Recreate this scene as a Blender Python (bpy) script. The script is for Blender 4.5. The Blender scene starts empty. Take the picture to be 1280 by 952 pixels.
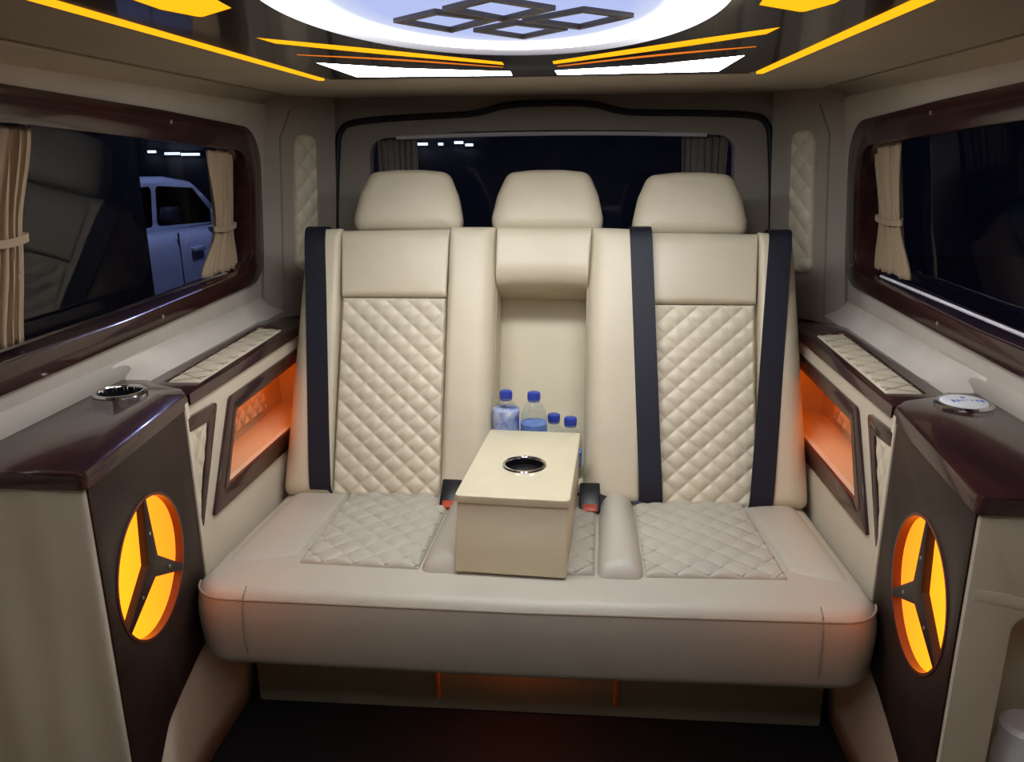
import bpy, bmesh, math, random
from mathutils import Vector, Matrix
random.seed(7)
SC = bpy.context.scene
COL = SC.collection
R = math.radians

# ------------------------------------------------------------------ camera
CAM_POS = Vector((.084, 0, 1.195)); PITCH, YAW, ROLL, FPX = R(16.0), R(4.74), R(-.44), 990.6
fw = Vector((-math.sin(YAW)*math.cos(PITCH), math.cos(YAW)*math.cos(PITCH), -math.sin(PITCH)))
rt = Vector((math.cos(YAW), math.sin(YAW), 0)); up = rt.cross(fw)
rt2 = rt*math.cos(ROLL)+up*math.sin(ROLL); up2 = up*math.cos(ROLL)-rt*math.sin(ROLL)
cd = bpy.data.cameras.new('camera'); cam = bpy.data.objects.new('camera', cd); COL.objects.link(cam)
m = Matrix.Identity(4)
for i in range(3): m[i][0], m[i][1], m[i][2], m[i][3] = rt2[i], up2[i], -fw[i], CAM_POS[i]
cam.matrix_world = m
cd.sensor_width = 36; cd.lens = 36*FPX/1280; cd.clip_start = .02; cd.clip_end = 200
SC.camera = cam
# ------------------------------------------------------------------ night sky, exposure
w = bpy.data.worlds.new('night'); SC.world = w; w.use_nodes = True
w.node_tree.nodes['Background'].inputs[0].default_value = (.30, .38, 1.0, 1)
w.node_tree.nodes['Background'].inputs[1].default_value = .035
vs = SC.view_settings; vs.view_transform = 'Standard'; vs.look = 'None'; vs.gamma = 1; vs.exposure = 0.0
vs.use_curve_mapping = False
OVAL, WHITE, AMBER = 9.5, 28.0, 1.0          # lamp strengths
# ------------------------------------------------------------------ materials
MATS = {}
def mat(name, col, rough=.5, metal=0, spec=.5, coat=0, bump=0, bscale=200, var=0, vscale=6, trans=0, ior=1.45, sheen=0, stretch=None, col2=None):
    if name in MATS: return MATS[name]
    M = bpy.data.materials.new(name); M.use_nodes = True; nt = M.node_tree; b = nt.nodes['Principled BSDF']
    b.inputs['Base Color'].default_value = (*col, 1); b.inputs['Roughness'].default_value = rough
    b.inputs['Metallic'].default_value = metal; b.inputs['Specular IOR Level'].default_value = spec
    b.inputs['Coat Weight'].default_value = coat; b.inputs['Coat Roughness'].default_value = .06
    b.inputs['Transmission Weight'].default_value = trans; b.inputs['IOR'].default_value = ior
    b.inputs['Sheen Weight'].default_value = sheen
    tc = nt.nodes.new('ShaderNodeTexCoord')
    if var or col2:
        n = nt.nodes.new('ShaderNodeTexNoise'); n.inputs['Scale'].default_value = vscale; n.inputs['Detail'].default_value = 5
        if stretch:
            mp = nt.nodes.new('ShaderNodeMapping'); mp.inputs['Scale'].default_value = stretch
            nt.links.new(tc.outputs['Object'], mp.inputs[0]); nt.links.new(mp.outputs[0], n.inputs['Vector'])
        else: nt.links.new(tc.outputs['Object'], n.inputs['Vector'])
        r = nt.nodes.new('ShaderNodeValToRGB'); r.color_ramp.elements[0].position = .35; r.color_ramp.elements[1].position = .68
        c2 = col2 or tuple(c*(1-var) for c in col)
        r.color_ramp.elements[0].color = (*c2, 1); r.color_ramp.elements[1].color = (*col, 1)
        nt.links.new(n.outputs['Fac'], r.inputs[0]); nt.links.new(r.outputs[0], b.inputs['Base Color'])
    if bump:
        n = nt.nodes.new('ShaderNodeTexNoise'); n.inputs['Scale'].default_value = bscale; n.inputs['Detail'].default_value = 3
        nt.links.new(tc.outputs['Object'], n.inputs['Vector'])
        bp = nt.nodes.new('ShaderNodeBump'); bp.inputs['Strength'].default_value = bump; bp.inputs['Distance'].default_value = .002
        nt.links.new(n.outputs['Fac'], bp.inputs['Height']); nt.links.new(bp.outputs[0], b.inputs['Normal'])
    MATS[name] = M; return M
def emis(name, col, st):
    if name in MATS: return MATS[name]
    M = bpy.data.materials.new(name); M.use_nodes = True; nt = M.node_tree; nt.nodes.remove(nt.nodes['Principled BSDF'])
    e = nt.nodes.new('ShaderNodeEmission'); e.inputs[0].default_value = (*col, 1); e.inputs[1].default_value = st
    nt.links.new(e.outputs[0], nt.nodes['Material Output'].inputs[0]); MATS[name] = M; return M
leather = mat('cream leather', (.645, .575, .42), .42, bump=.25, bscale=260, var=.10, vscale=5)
quilt = mat('cream quilted leather', (.655, .585, .435), .40, bump=.2, bscale=260, var=.08, vscale=9)
thread = mat('beige stitching', (.30, .25, .18), .7)
threadl = mat('pale stitching', (.42, .36, .27), .7)
lining = mat('amber toned niche lining', (.58, .42, .24), .5, bump=.2, bscale=180)  # cream lining with the niche lamp's orange light partly put into its colour
board = mat('cream armrest board', (.66, .595, .41), .35, bump=.1, bscale=120, var=.05)
panelm = mat('cream side vinyl', (.67, .59, .45), .45, bump=.2, bscale=180, var=.12, vscale=4)
liner = mat('beige headliner', (.50, .44, .345), .9, bump=.3, bscale=400, var=.10, vscale=3)
sillm = mat('pale vinyl wall', (.58, .53, .45), .55, bump=.2, bscale=150, var=.18, vscale=4)
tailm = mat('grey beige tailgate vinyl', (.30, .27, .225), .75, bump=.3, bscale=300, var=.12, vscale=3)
sillb = mat('pale worn vinyl sill', (.68, .63, .55), .5, bump=.2, bscale=150, var=.15, vscale=5)
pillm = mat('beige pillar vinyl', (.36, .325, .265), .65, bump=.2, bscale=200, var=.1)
worn_toned = mat('worn cream seat leather', (.468, .440, .350), .42, bump=.25, bscale=260, col2=(.42, .398, .33), vscale=4)  # some wear, plus the dimmer light on the cushion put into the colour
wood = mat('gloss mahogany', (.050, .017, .014), .22, coat=.45, col2=(.026, .010, .010), vscale=4, stretch=(6, 1, 6))
woodm = mat('brown lacquered panel', (.034, .019, .013), .42, spec=.3, coat=.06, col2=(.024, .013, .011), vscale=5, stretch=(1, 1, 4))
woodedge = mat('maroon routed edge', (.12, .028, .015), .35, coat=.2)
piano = mat('dark lacquer ceiling board', (.028, .020, .022), .22, coat=.6)
belt = mat('navy seat belt webbing', (.007, .0075, .017), .55, bump=.4, bscale=500)
black = mat('black rubber', (.008, .008, .009), .6)
blackp = mat('black plastic', (.006, .006, .007), .4)
redp = mat('red buckle button', (.45, .06, .015), .4)
chrome = mat('chrome', (.75, .76, .80), .12, metal=1)
alu = mat('satin aluminium', (.62, .62, .64), .45, metal=.2)
steel = mat('screw steel', (.6, .6, .6), .3, metal=1)
carpet = mat('dark ribbed floor', (.010, .010, .014), .85, bump=1, bscale=160, var=.5, vscale=180)
curtm = mat('beige curtain cloth', (.40, .30, .19), .9, sheen=.2, bump=.3, bscale=500)
curtd = mat('grey curtain cloth', (.16, .14, .12), .9)
basem = mat('olive beige vinyl', (.38, .34, .24), .6, bump=.2, bscale=150, var=.15)
knotm = mat('bronze wood moulding', (.16, .13, .10), .4)
bluecap = mat('blue bottle cap', (.03, .06, .38), .35)
label_w = mat('white blue label', (.75, .82, .95), .4, col2=(.06, .14, .50), vscale=28)
label_b = mat('blue label', (.05, .12, .46), .4, col2=(.22, .36, .70), vscale=30)
white = mat('white plastic', (.80, .82, .86), .35)
bluep = mat('blue print', (.12, .22, .65), .4)
carp = mat('pale car paint', (.62, .66, .75), .3, coat=.8)
tyre = mat('tyre rubber', (.012, .012, .012), .8)
asph = mat('night asphalt', (.09, .09, .10), .9, bump=.5, bscale=60, var=.3, vscale=4)
darkbrown = mat('dark brown plaster', (.022, .016, .014), .95, var=.3, vscale=3)
darkwall = mat('dark masonry', (.16, .16, .18), .9, var=.3, vscale=2)
amber = emis('amber led', (1.5, .60, .012), AMBER)
amberdim = emis('dim amber led', (.8, .20, .02), AMBER)
ambern = emis('amber niche led', (1.0, .20, .006), 17)
ambers = emis('amber floor led', (1.0, .17, .015), 24)
whitel = emis('white led panel', (.93, .95, 1.0), WHITE)
whiteadd = emis('added white led panel', (.93, .95, 1.0), WHITE*.4)  # for the unseen forward wedges, added to brighten the console fronts
tubel = emis('cold white tube', (.80, .88, 1.0), 3)
lampl = emis('cold added lamp', (.55, .62, 1.0), 260)
def glassmat(name, tint, refl=1.45):
    M = bpy.data.materials.new(name); M.use_nodes = True; nt = M.node_tree; nt.nodes.remove(nt.nodes['Principled BSDF'])
    t = nt.nodes.new('ShaderNodeBsdfTransparent'); t.inputs[0].default_value = (*tint, 1)
    g = nt.nodes.new('ShaderNodeBsdfGlossy'); g.inputs['Roughness'].default_value = .02
    f = nt.nodes.new('ShaderNodeFresnel'); f.inputs[0].default_value = refl
    x = nt.nodes.new('ShaderNodeMixShader')
    ge = nt.nodes.new('ShaderNodeNewGeometry'); k = nt.nodes.new('ShaderNodeMath'); k.operation = 'SUBTRACT'; k.inputs[0].default_value = 1   # the far face of a pane adds no second reflection
    k2 = nt.nodes.new('ShaderNodeMath'); k2.operation = 'MULTIPLY'; nt.links.new(ge.outputs['Backfacing'], k.inputs[1]); nt.links.new(k.outputs[0], k2.inputs[0]); nt.links.new(f.outputs[0], k2.inputs[1])
    nt.links.new(k2.outputs[0], x.inputs[0]); nt.links.new(t.outputs[0], x.inputs[1]); nt.links.new(g.outputs[0], x.inputs[2])
    nt.links.new(x.outputs[0], nt.nodes['Material Output'].inputs[0]); MATS[name] = M; return M
glass = glassmat('tinted window glass', (.78, .80, .88))
clear = glassmat('clear bottle plastic', (.90, .93, .96), 1.30)
def ovalmat():      # stretched lamp diffuser: LEDs run round the rim, so the rim is brighter than the middle
    M = bpy.data.materials.new('oval lamp diffuser'); M.use_nodes = True; nt = M.node_tree; nt.nodes.remove(nt.nodes['Principled BSDF'])
    tc = nt.nodes.new('ShaderNodeTexCoord'); mp = nt.nodes.new('ShaderNodeMapping'); mp.inputs['Scale'].default_value = (1/.225, 1/.39, 0)
    ln = nt.nodes.new('ShaderNodeVectorMath'); ln.operation = 'LENGTH'
    r1 = nt.nodes.new('ShaderNodeValToRGB'); r1.color_ramp.elements[0].position = .60; r1.color_ramp.elements[0].color = (.50, .58, .95, 1)
    r1.color_ramp.elements[1].position = .92; r1.color_ramp.elements[1].color = (.93, .95, 1, 1)
    r2 = nt.nodes.new('ShaderNodeMapRange'); r2.inputs[1].default_value = .72; r2.inputs[2].default_value = 1.0; r2.inputs[3].default_value = .95; r2.inputs[4].default_value = OVAL
    r2.interpolation_type = 'SMOOTHSTEP'
    e = nt.nodes.new('ShaderNodeEmission')
    nt.links.new(tc.outputs['Object'], mp.inputs[0]); nt.links.new(mp.outputs[0], ln.inputs[0]); nt.links.new(ln.outputs['Value'], r1.inputs[0]); nt.links.new(ln.outputs['Value'], r2.inputs[0])
    nt.links.new(r1.outputs[0], e.inputs[0]); nt.links.new(r2.outputs[0], e.inputs[1]); nt.links.new(e.outputs[0], nt.nodes['Material Output'].inputs[0])
    return M
def acrylic():      # amber acrylic, edge lit from the front side (object X runs from front to rear)
    M = bpy.data.materials.new('backlit amber acrylic'); M.use_nodes = True; nt = M.node_tree; nt.nodes.remove(nt.nodes['Principled BSDF'])
    tc = nt.nodes.new('ShaderNodeTexCoord'); sp = nt.nodes.new('ShaderNodeSeparateXYZ')
    r = nt.nodes.new('ShaderNodeValToRGB'); mr = nt.nodes.new('ShaderNodeMapRange'); mr.inputs[1].default_value = -.12; mr.inputs[2].default_value = .12
    r.color_ramp.elements[0].position = .1; r.color_ramp.elements[0].color = (1.0, .27, .008, 1)
    r.color_ramp.elements[1].position = .95; r.color_ramp.elements[1].color = (1.0, .175, .010, 1)
    e = nt.nodes.new('ShaderNodeEmission'); e.inputs[1].default_value = 2.5
    nt.links.new(tc.outputs['Object'], sp.inputs[0]); nt.links.new(sp.outputs[0], mr.inputs[0]); nt.links.new(mr.outputs[0], r.inputs[0]); nt.links.new(r.outputs[0], e.inputs[0])
    nt.links.new(e.outputs[0], nt.nodes['Material Output'].inputs[0]); return M
ovalm = ovalmat(); acry = acrylic()

# ------------------------------------------------------------------ helpers
class Fr:
    def __init__(s, o, U, V, W): s.o, s.U, s.V, s.W = Vector(o), Vector(U).normalized(), Vector(V).normalized(), Vector(W).normalized()
    def __call__(s, u, v, w=0): return s.o+s.U*u+s.V*v+s.W*w
WORLD = Fr((0, 0, 0), (1, 0, 0), (0, 1, 0), (0, 0, 1))
def link(name, me, m, parent=None, smooth=35, loc=None):
    me.materials.append(m); o = bpy.data.objects.new(name, me); COL.objects.link(o)
    if parent: o.parent = parent
    if smooth:
        for p in me.polygons: p.use_smooth = True
        me.set_sharp_from_angle(angle=R(smooth))
    return o
def finish(name, bm, m, parent=None, smooth=35, recalc=True):
    if recalc: bmesh.ops.recalc_face_normals(bm, faces=bm.faces[:])
    me = bpy.data.meshes.new(name); bm.to_mesh(me); bm.free()
    return link(name, me, m, parent, smooth)
def thing(name, label, cat, loc=(0, 0, 0), group=None):
    o = bpy.data.objects.new(name, None); COL.objects.link(o); o.location = loc; o.empty_display_size = .05
    tag(o, label, cat, group); bpy.context.view_layer.update(); return o
def tag(o, label=None, cat=None, group=None, kind=None):
    if label: o['label'] = label
    if cat: o['category'] = cat
    if group: o['group'] = group
    if kind: o['kind'] = kind
    return o
def struct(o, label=None, cat=None):
    return tag(o, label, cat, kind='structure')
def under(p, *objs):          # parent keeping world place (parents are never rotated)
    for o in objs:
        off = Vector((0, 0, 0)); q = p
        while q: off += q.location; q = q.parent
        o.parent = p; o.location = Vector(o.location)-off
    return objs[0] if len(objs) == 1 else objs
def rpoly(pts, seg=6):        # rounded polygon: items (x, y) or (x, y, r)
    out = []; n = len(pts)
    for i, p in enumerate(pts):
        r = p[2] if len(p) > 2 else 0; P = Vector(p[:2])
        if r <= 0: out.append(tuple(P)); continue
        A = (Vector(pts[i-1][:2])-P); B = (Vector(pts[(i+1) % n][:2])-P)
        a = A.angle(B); t = r/math.tan(a/2); t = min(t, A.length*.49, B.length*.49); r = t*math.tan(a/2)
        p0 = P+A.normalized()*t; p1 = P+B.normalized()*t
        c = P+(A.normalized()+B.normalized()).normalized()*(r/math.sin(a/2))
        a0 = math.atan2(p0.y-c.y, p0.x-c.x); a1 = math.atan2(p1.y-c.y, p1.x-c.x); d = (a1-a0+math.pi) % (2*math.pi)-math.pi
        for k in range(seg+1):
            q = a0+d*k/seg; out.append((c.x+r*math.cos(q), c.y+r*math.sin(q)))
    return out
def circ(cx, cy, rx, ry=None, n=48): return [(cx+rx*math.cos(2*math.pi*k/n), cy+(ry or rx)*math.sin(2*math.pi*k/n)) for k in range(n)]
def plate(name, outer, holes, F, w0, w1, m, parent=None, bevel=0, smooth=35):
    bm = bmesh.new(); fronts = []; tops = []
    def loops(w):
        L = []
        for lp in [outer]+list(holes): L.append([bm.verts.new(F(u, v, w)) for u, v in lp])
        return L
    L1, L0 = loops(w1), loops(w0)
    for LL in (L1, L0):
        es = [bm.edges.new((a[i], a[(i+1) % len(a)])) for a in LL for i in range(len(a))]
        if not holes and len(LL[0]) > 2: bm.faces.new(LL[0])
        else: bmesh.ops.triangle_fill(bm, edges=es, use_beauty=True)
    for a, b in zip(L1, L0):
        for i in range(len(a)): bm.faces.new((a[i], a[(i+1) % len(a)], b[(i+1) % len(a)], b[i]))
    bmesh.ops.recalc_face_normals(bm, faces=bm.faces[:])
    if bevel:
        rim = [e for a in L1 for i in range(len(a)) for e in [bm.edges.get((a[i], a[(i+1) % len(a)]))] if e]
        bmesh.ops.bevel(bm, geom=rim, offset=bevel, segments=2, affect='EDGES', profile=.5)
    return finish(name, bm, m, parent, smooth)
def rbox(name, F, u, v, w, m, parent=None, bevel=.004, seg=2, taper=None):
    bm = bmesh.new(); vs = []
    for k in (0, 1):
        for (i, j) in ((0, 0), (1, 0), (1, 1), (0, 1)):
            q = [u[i], v[j], w[k]]
            if taper: q = taper(*q)
            vs.append(bm.verts.new(F(*q)))
    for f in ((3, 2, 1, 0), (4, 5, 6, 7), (0, 1, 5, 4), (1, 2, 6, 5), (2, 3, 7, 6), (3, 0, 4, 7)): bm.faces.new([vs[i] for i in f])
    bmesh.ops.recalc_face_normals(bm, faces=bm.faces[:])
    if bevel: bmesh.ops.bevel(bm, geom=bm.edges[:], offset=bevel, segments=seg, affect='EDGES', profile=.5)
    return finish(name, bm, m, parent)
def samples(n, uni): return [k/n if uni else .5-.5*math.cos(math.pi*k/n) for k in range(n+1)]
def diamond(pu, pv, h, sharp=.55):
    def q(u, v):
        a, b = u/pu+v/pv, u/pu-v/pv
        return h*((abs(math.sin(math.pi*a))*abs(math.sin(math.pi*b)))**sharp)
    return q
def pillow(name, c, F, T, m, parent=None, rad=(.01, .01, .01, .01), crown=0, q=None, nu=24, nv=40, rc=None, base=-.02, edge=None):
    """upholstery panel: quad corners c = bl, br, tr, tl in (u, v); height T with rounded sides rad = left, right, bottom, top"""
    S, Tt = samples(nu, bool(q)), samples(nv, bool(q))
    if q:
        S = sorted(set(S+[.006, .015, .03, .97, .985, .994])); Tt = sorted(set(Tt+[.004, .010, .02, .98, .990, .996]))
    bm = bmesh.new(); G = []
    drop = lambda d, r: 0 if d >= r or r <= 0 else r-math.sqrt(max(0, r*r-(r-d)**2))
    for t in Tt:
        row = []
        for s in S:
            lo = Vector(c[0])*(1-s)+Vector(c[1])*s; hi = Vector(c[3])*(1-s)+Vector(c[2])*s
            W = ((Vector(c[1])-Vector(c[0])).length*(1-t)+(Vector(c[2])-Vector(c[3])).length*t); H = (hi-lo).length
            tt = t
            if rc:   # rounded plan corners bl, br, tr, tl
                def cut(r, d): return 0 if d >= r or r <= 0 else r-math.sqrt(max(0, r*r-(r-d)**2))
                top = max(cut(rc[3], s*W), cut(rc[2], (1-s)*W)); bot = max(cut(rc[0], s*W), cut(rc[1], (1-s)*W))
                tt = (bot+t*(H-top-bot))/H
            p = lo*(1-tt)+hi*tt
            dl, dr, db, dt = s*W, (1-s)*W, t*H, (1-t)*H
            ds = [drop(dl, rad[0]), drop(dr, rad[1]), drop(db, rad[2]), drop(dt, rad[3])]
            w = T-math.sqrt(sum(x*x for x in ds))+crown*(1-(2*s-1)**2)*(1-(2*t-1)**2)
            if q:
                k = min(1, min(dl, dr, db, dt)/.008)
                w += q(p.x, p.y)*k
            if edge: w += edge(p.x, p.y)
            row.append(bm.verts.new(F(p.x, p.y, w)))
        G.append(row)
    for j in range(len(Tt)-1):
        for i in range(len(S)-1): bm.faces.new((G[j][i], G[j][i+1], G[j+1][i+1], G[j+1][i]))
    rim = G[0]+[r[-1] for r in G[1:]]+G[-1][-2::-1]+[r[0] for r in G[-2:0:-1]]
    bv = [bm.verts.new(v.co-F.W*((v.co-F.o).dot(F.W)-base)) for v in rim]
    for i in range(len(rim)): bm.faces.new((rim[i], bv[i], bv[(i+1) % len(rim)], rim[(i+1) % len(rim)]))
    bm.faces.new(bv)
    return finish(name, bm, m, parent, 50)
def puff(name, outline, F, prof, m, parent=None, crown=0, rings=6, smooth=60, scale=0):
    """closed cushion: outline scaled inwards through prof = [(inset, w) ...] from back to front, both ends capped"""
    bm = bmesh.new(); n = len(outline); C = sum((Vector(p) for p in outline), Vector((0, 0)))/n
    pts = [Vector(p) for p in outline]; nrm = []
    area = sum(pts[i].x*pts[(i+1) % n].y-pts[(i+1) % n].x*pts[i].y for i in range(n)); sg = 1 if area > 0 else -1
    for i in range(n):
        d = pts[(i+1) % n]-pts[i-1]; nv = Vector((-d.y, d.x))*sg; nrm.append(nv.normalized() if nv.length else Vector((0, 0)))
    if scale: nrm = [(C-p)/scale for p in pts]
    def ring(ins, w): return [bm.verts.new(F(*(p+q*ins), w)) for p, q in zip(pts, nrm)]
    rs = [ring(*p) for p in prof]
    ins, wt = prof[-1]
    for k in range(1, rings):
        f = 1-k/rings
        rs.append([bm.verts.new(F(*(C+(p+q*ins-C)*f), wt+crown*(1-f*f))) for p, q in zip(pts, nrm)])
    for a, b in zip(rs, rs[1:]):
        for i in range(n): bm.faces.new((a[i], a[(i+1) % n], b[(i+1) % n], b[i]))
    cv = bm.verts.new(F(C.x, C.y, wt+crown))
    for i in range(n): bm.faces.new((rs[-1][i], rs[-1][(i+1) % n], cv))
    bm.faces.new(rs[0])
    return finish(name, bm, m, parent, smooth)
def tube(name, pts, r, m, parent=None, n=8, closed=False, bm=None):
    own = bm is None; bm = bm or bmesh.new(); P = [Vector(p) for p in pts]; rings = []
    N = len(P); prev = None
    for i, p in enumerate(P):
        d = (P[(i+1) % N] if closed or i < N-1 else p)-(P[i-1] if closed or i > 0 else p); d.normalize()
        a = Vector((0, 0, 1)) if abs(d.z) < .9 else Vector((1, 0, 0))
        x = d.cross(a).normalized(); y = d.cross(x)
        if prev and x.dot(prev) < 0: x, y = -x, -y
        prev = x
        rings.append([bm.verts.new(p+(x*math.cos(2*math.pi*k/n)+y*math.sin(2*math.pi*k/n))*r) for k in range(n)])
    for i in range(N if closed else N-1):
        a, b = rings[i], rings[(i+1) % N]
        for k in range(n): bm.faces.new((a[k], a[(k+1) % n], b[(k+1) % n], b[k]))
    if not closed: bm.faces.new(rings[0]); bm.faces.new(rings[-1])
    return finish(name, bm, m, parent) if own else None
def lathe(name, prof, F, m, parent=None, n=28, cap=True, smooth=40):
    bm = bmesh.new(); rs = []
    for r, h in prof: rs.append([bm.verts.new(F(r*math.cos(2*math.pi*k/n), r*math.sin(2*math.pi*k/n), h)) for k in range(n)])
    for a, b in zip(rs, rs[1:]):
        for k in range(n): bm.faces.new((a[k], a[(k+1) % n], b[(k+1) % n], b[k]))
    if cap: bm.faces.new(rs[0]); bm.faces.new(rs[-1])
    return finish(name, bm, m, parent, smooth)
def ribbon(name, path, wdir, width, th, m, parent=None):
    bm = bmesh.new(); rs = []; P = [Vector(p) for p in path]
    for i, p in enumerate(P):
        d = (P[min(i+1, len(P)-1)]-P[max(i-1, 0)]).normalized(); W = Vector(wdir); W = (W-d*W.dot(d)).normalized(); n = d.cross(W)
        rs.append([bm.verts.new(p+W*a*width/2+n*b*th/2) for a, b in ((-1, -1), (1, -1), (1, 1), (-1, 1))])
    for a, b in zip(rs, rs[1:]):
        for k in range(4): bm.faces.new((a[k], a[(k+1) % 4], b[(k+1) % 4], b[k]))
    bm.faces.new(rs[0]); bm.faces.new(rs[-1])
    return finish(name, bm, m, parent, 40)
def catmull(pts, k=6):
    P = [Vector(p) for p in pts]; out = []
    for i in range(len(P)-1):
        a, b, c, d = P[max(i-1, 0)], P[i], P[i+1], P[min(i+2, len(P)-1)]
        for j in range(k):
            t = j/k; out.append(.5*((2*b)+(c-a)*t+(2*a-5*b+4*c-d)*t*t+(3*b-a-3*c+d)*t**3))
    return out+[P[-1]]
def extr(name, prof, y0, y1, m, parent=None, ny=1, smooth=40, wob=None):    # open (x, z) profile swept along y, with a little thickness by solidify
    bm = bmesh.new(); rs = []
    for j in range(ny+1):
        y = y0+(y1-y0)*j/ny
        rs.append([bm.verts.new((x+(wob(y, z) if wob else 0), y, z)) for x, z in prof])
    for a, b in zip(rs, rs[1:]):
        for i in range(len(prof)-1): bm.faces.new((a[i], a[i+1], b[i+1], b[i]))
    o = finish(name, bm, m, parent, smooth, recalc=False)
    md = o.modifiers.new('thickness', 'SOLIDIFY'); md.thickness = .006; md.offset = 0
    return o

# ================================================================== the setting
YF, YR, ZC = -1.35, 2.36, 1.352
struct(plate('floor', [(-.86, YF), (.86, YF), (.86, 2.40), (-.86, 2.40)], [], WORLD, -.03, 0, carpet), 'dark ribbed van floor under the bench', 'floor')
ceil = struct(plate('ceiling', [(-.72, YF), (.72, YF), (.72, 2.40), (-.72, 2.40)], [], WORLD, ZC, ZC+.03, liner), 'beige cloth headliner around the lit board', 'ceiling')
for s in (-1, 1):
    pr = [(s*(.705+.052*math.sin(R(a))), ZC-.034*(1-math.cos(R(a)))-.001) for a in range(0, 91, 15)]
    extr('cove', pr, YF, 2.34, liner, ceil)
    tube('headliner_seam', [(s*.706, YF, ZC-.002), (s*.706, 2.2, ZC-.002)], .0022, thread, ceil, 6)
VT = Vector((-.063, 0, .52))
def wallF(s, off=0):
    V = Vector((s*-.063, 0, .52)).normalized(); W = Vector((-s*.52, 0, -.063)).normalized()
    return Fr(Vector((s*.815, 0, .80))+W*off, (0, 1, 0), V, W)
OUT = rpoly([(.45, .035, .05), (1.6, .047), (2.178, .060, .07), (2.118, .466, .13), (1.6, .490), (1.1, .504), (.45, .512, .08)], 8)
INN = rpoly([(.52, .098, .03), (1.45, .088), (2.090, .100, .06), (2.062, .408, .11), (1.6, .430), (1.17, .448), (.52, .455, .03)], 8)
HOLE = rpoly([(.49, .075, .03), (1.45, .066), (2.112, .075, .06), (2.085, .430, .11), (1.6, .455), (1.17, .470), (.49, .480, .03)], 8)
def side(s, wname, n, lab):
    wl = plate(wname, [(YF, -.005), (2.2, -.005), (2.2, .53), (YF, .53)], [HOLE], wallF(s), -.07, 0, sillm)
    struct(wl, lab, 'wall')
    extr('wall_foot', [(s*.8165, .81), (s*.820, .775), (s*.822, .70)], YF, 1.62, sillm, wl)
    struct(extr('trim_%d' % (n*2+4), [(s*.813, .805), (s*.795, .780), (s*.768, .758), (s*.768, .70)], 1.42, 2.3, sillb, None, 60, wob=lambda y, z: s*.055*min(1, (.806-z)/.045)*(lambda k: k*k*(3-2*k))(max(0, min(1, (1.62-y)/.19)))), 'pale vinyl sill between window and ledge above ' + ('the cup holder' if s < 0 else 'the white disc'), 'trim')
    struct(plate('trim_%d' % (n*2+7), [(YF, 0), (2.36, 0), (2.36, .805), (YF, .805)], [], Fr((s*.85, 0, 0), (0, 1, 0), (0, 0, 1), (-s, 0, 0)), -.02, 0, panelm), 'lower cream side lining behind the console with ' + ('the cup holder' if s < 0 else 'the white disc'), 'trim')
    # wheel arch skirt, leather with soft folds
    pr = [(s*x, z) for x, z in ((.672, .36), (.660, .30), (.650, .24), (.644, .16), (.645, .08), (.652, .003))]
    struct(extr('trim_%d' % (n*2+1), pr, 1.06, 2.3, panelm, None, ny=40, wob=lambda y, z: -s*.006*math.sin((y+z*.9)*27)*max(0, 1-abs(z-.14)/.16)), 'cream vinyl wheel arch skirt below the console with ' + ('the cup holder' if s < 0 else 'the white disc'), 'trim')
    # rear pillar, slanting from the side wall to the tailgate
    F = Fr((s*.800, 2.178, .74), (-s*.155, .175, 0), (-s*.040, 0, .52), (-s*.175, -.155, -.0135))
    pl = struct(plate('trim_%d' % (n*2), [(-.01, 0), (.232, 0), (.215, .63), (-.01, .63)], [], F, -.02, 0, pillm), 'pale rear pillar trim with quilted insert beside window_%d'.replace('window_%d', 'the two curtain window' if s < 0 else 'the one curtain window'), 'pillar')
    pillow('pillar_quilt', [(.085, .13), (.165, .13), (.155, .515), (.080, .515)], F, .010, quilt, pl, (.01,)*4, .002, diamond(.052, .062, .006), 28, 90, rc=(.03, .03, .03, .03), base=-.004)
    tube('pillar_seam', [F(.05, .02, .001), F(.048, .30, .001), F(.045, .50, .001), F(.075, .575, .001)], .003, thread, pl, 6)
    win = struct(thing('window_%d' % n, 'side window with wide mahogany surround and beige curtains' if s < 0 else 'side window with mahogany surround and a single gathered curtain', 'window', (s*.80, 1.3, .82)))
    Fw = wallF(s)
    fr = under(win, plate('window_frame', OUT, [INN], Fw, .0005, .011, wood, bevel=.003))
    under(win, plate('window_reveal', HOLE, [INN], Fw, -.050, -.0005, wood))
    under(win, plate('window_pane', HOLE, [], Fw, -.058, -.054, glass))
    und = plate('black_band', [(.55, .445), (2.0, .425), (2.0, .46), (.55, .48)], [], Fw, -.064, -.059, blackp); under(win, und)
    for nm, v in (('curtain_rail', .098),): under(win, tube(nm, [Fw(.53, v+.002, -.012), Fw(1.97, v+.006, -.012)], .0035, chrome if s < 0 else white, n=6))
    for u, v in ((1.642, .468), (1.60, .068), (2.115, .115), (1.05, .477), (1.05, .065)):
        q = lathe('screw', [(.0045, .0), (.0045, .0018), (.002, .0028)], Fr(Fw(u, v, .0105), Fw.U, Fw.V, Fw.W), steel, n=10); under(win, q); 
    return win
side(-1, 'wall_left', 1, 'pale vinyl side wall holding the window with two curtains')
side(1, 'wall_right', 2, 'pale vinyl side wall holding the window with one curtain')
struct(plate('wall_front', [(-.86, 0), (.86, 0), (.86, 1.40), (-.86, 1.40)], [], Fr((0, YF, 0), (1, 0, 0), (0, 0, 1), (0, 1, 0)), -.03, 0, panelm), 'plain cream partition closing the cabin behind the viewer', 'wall')
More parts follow.
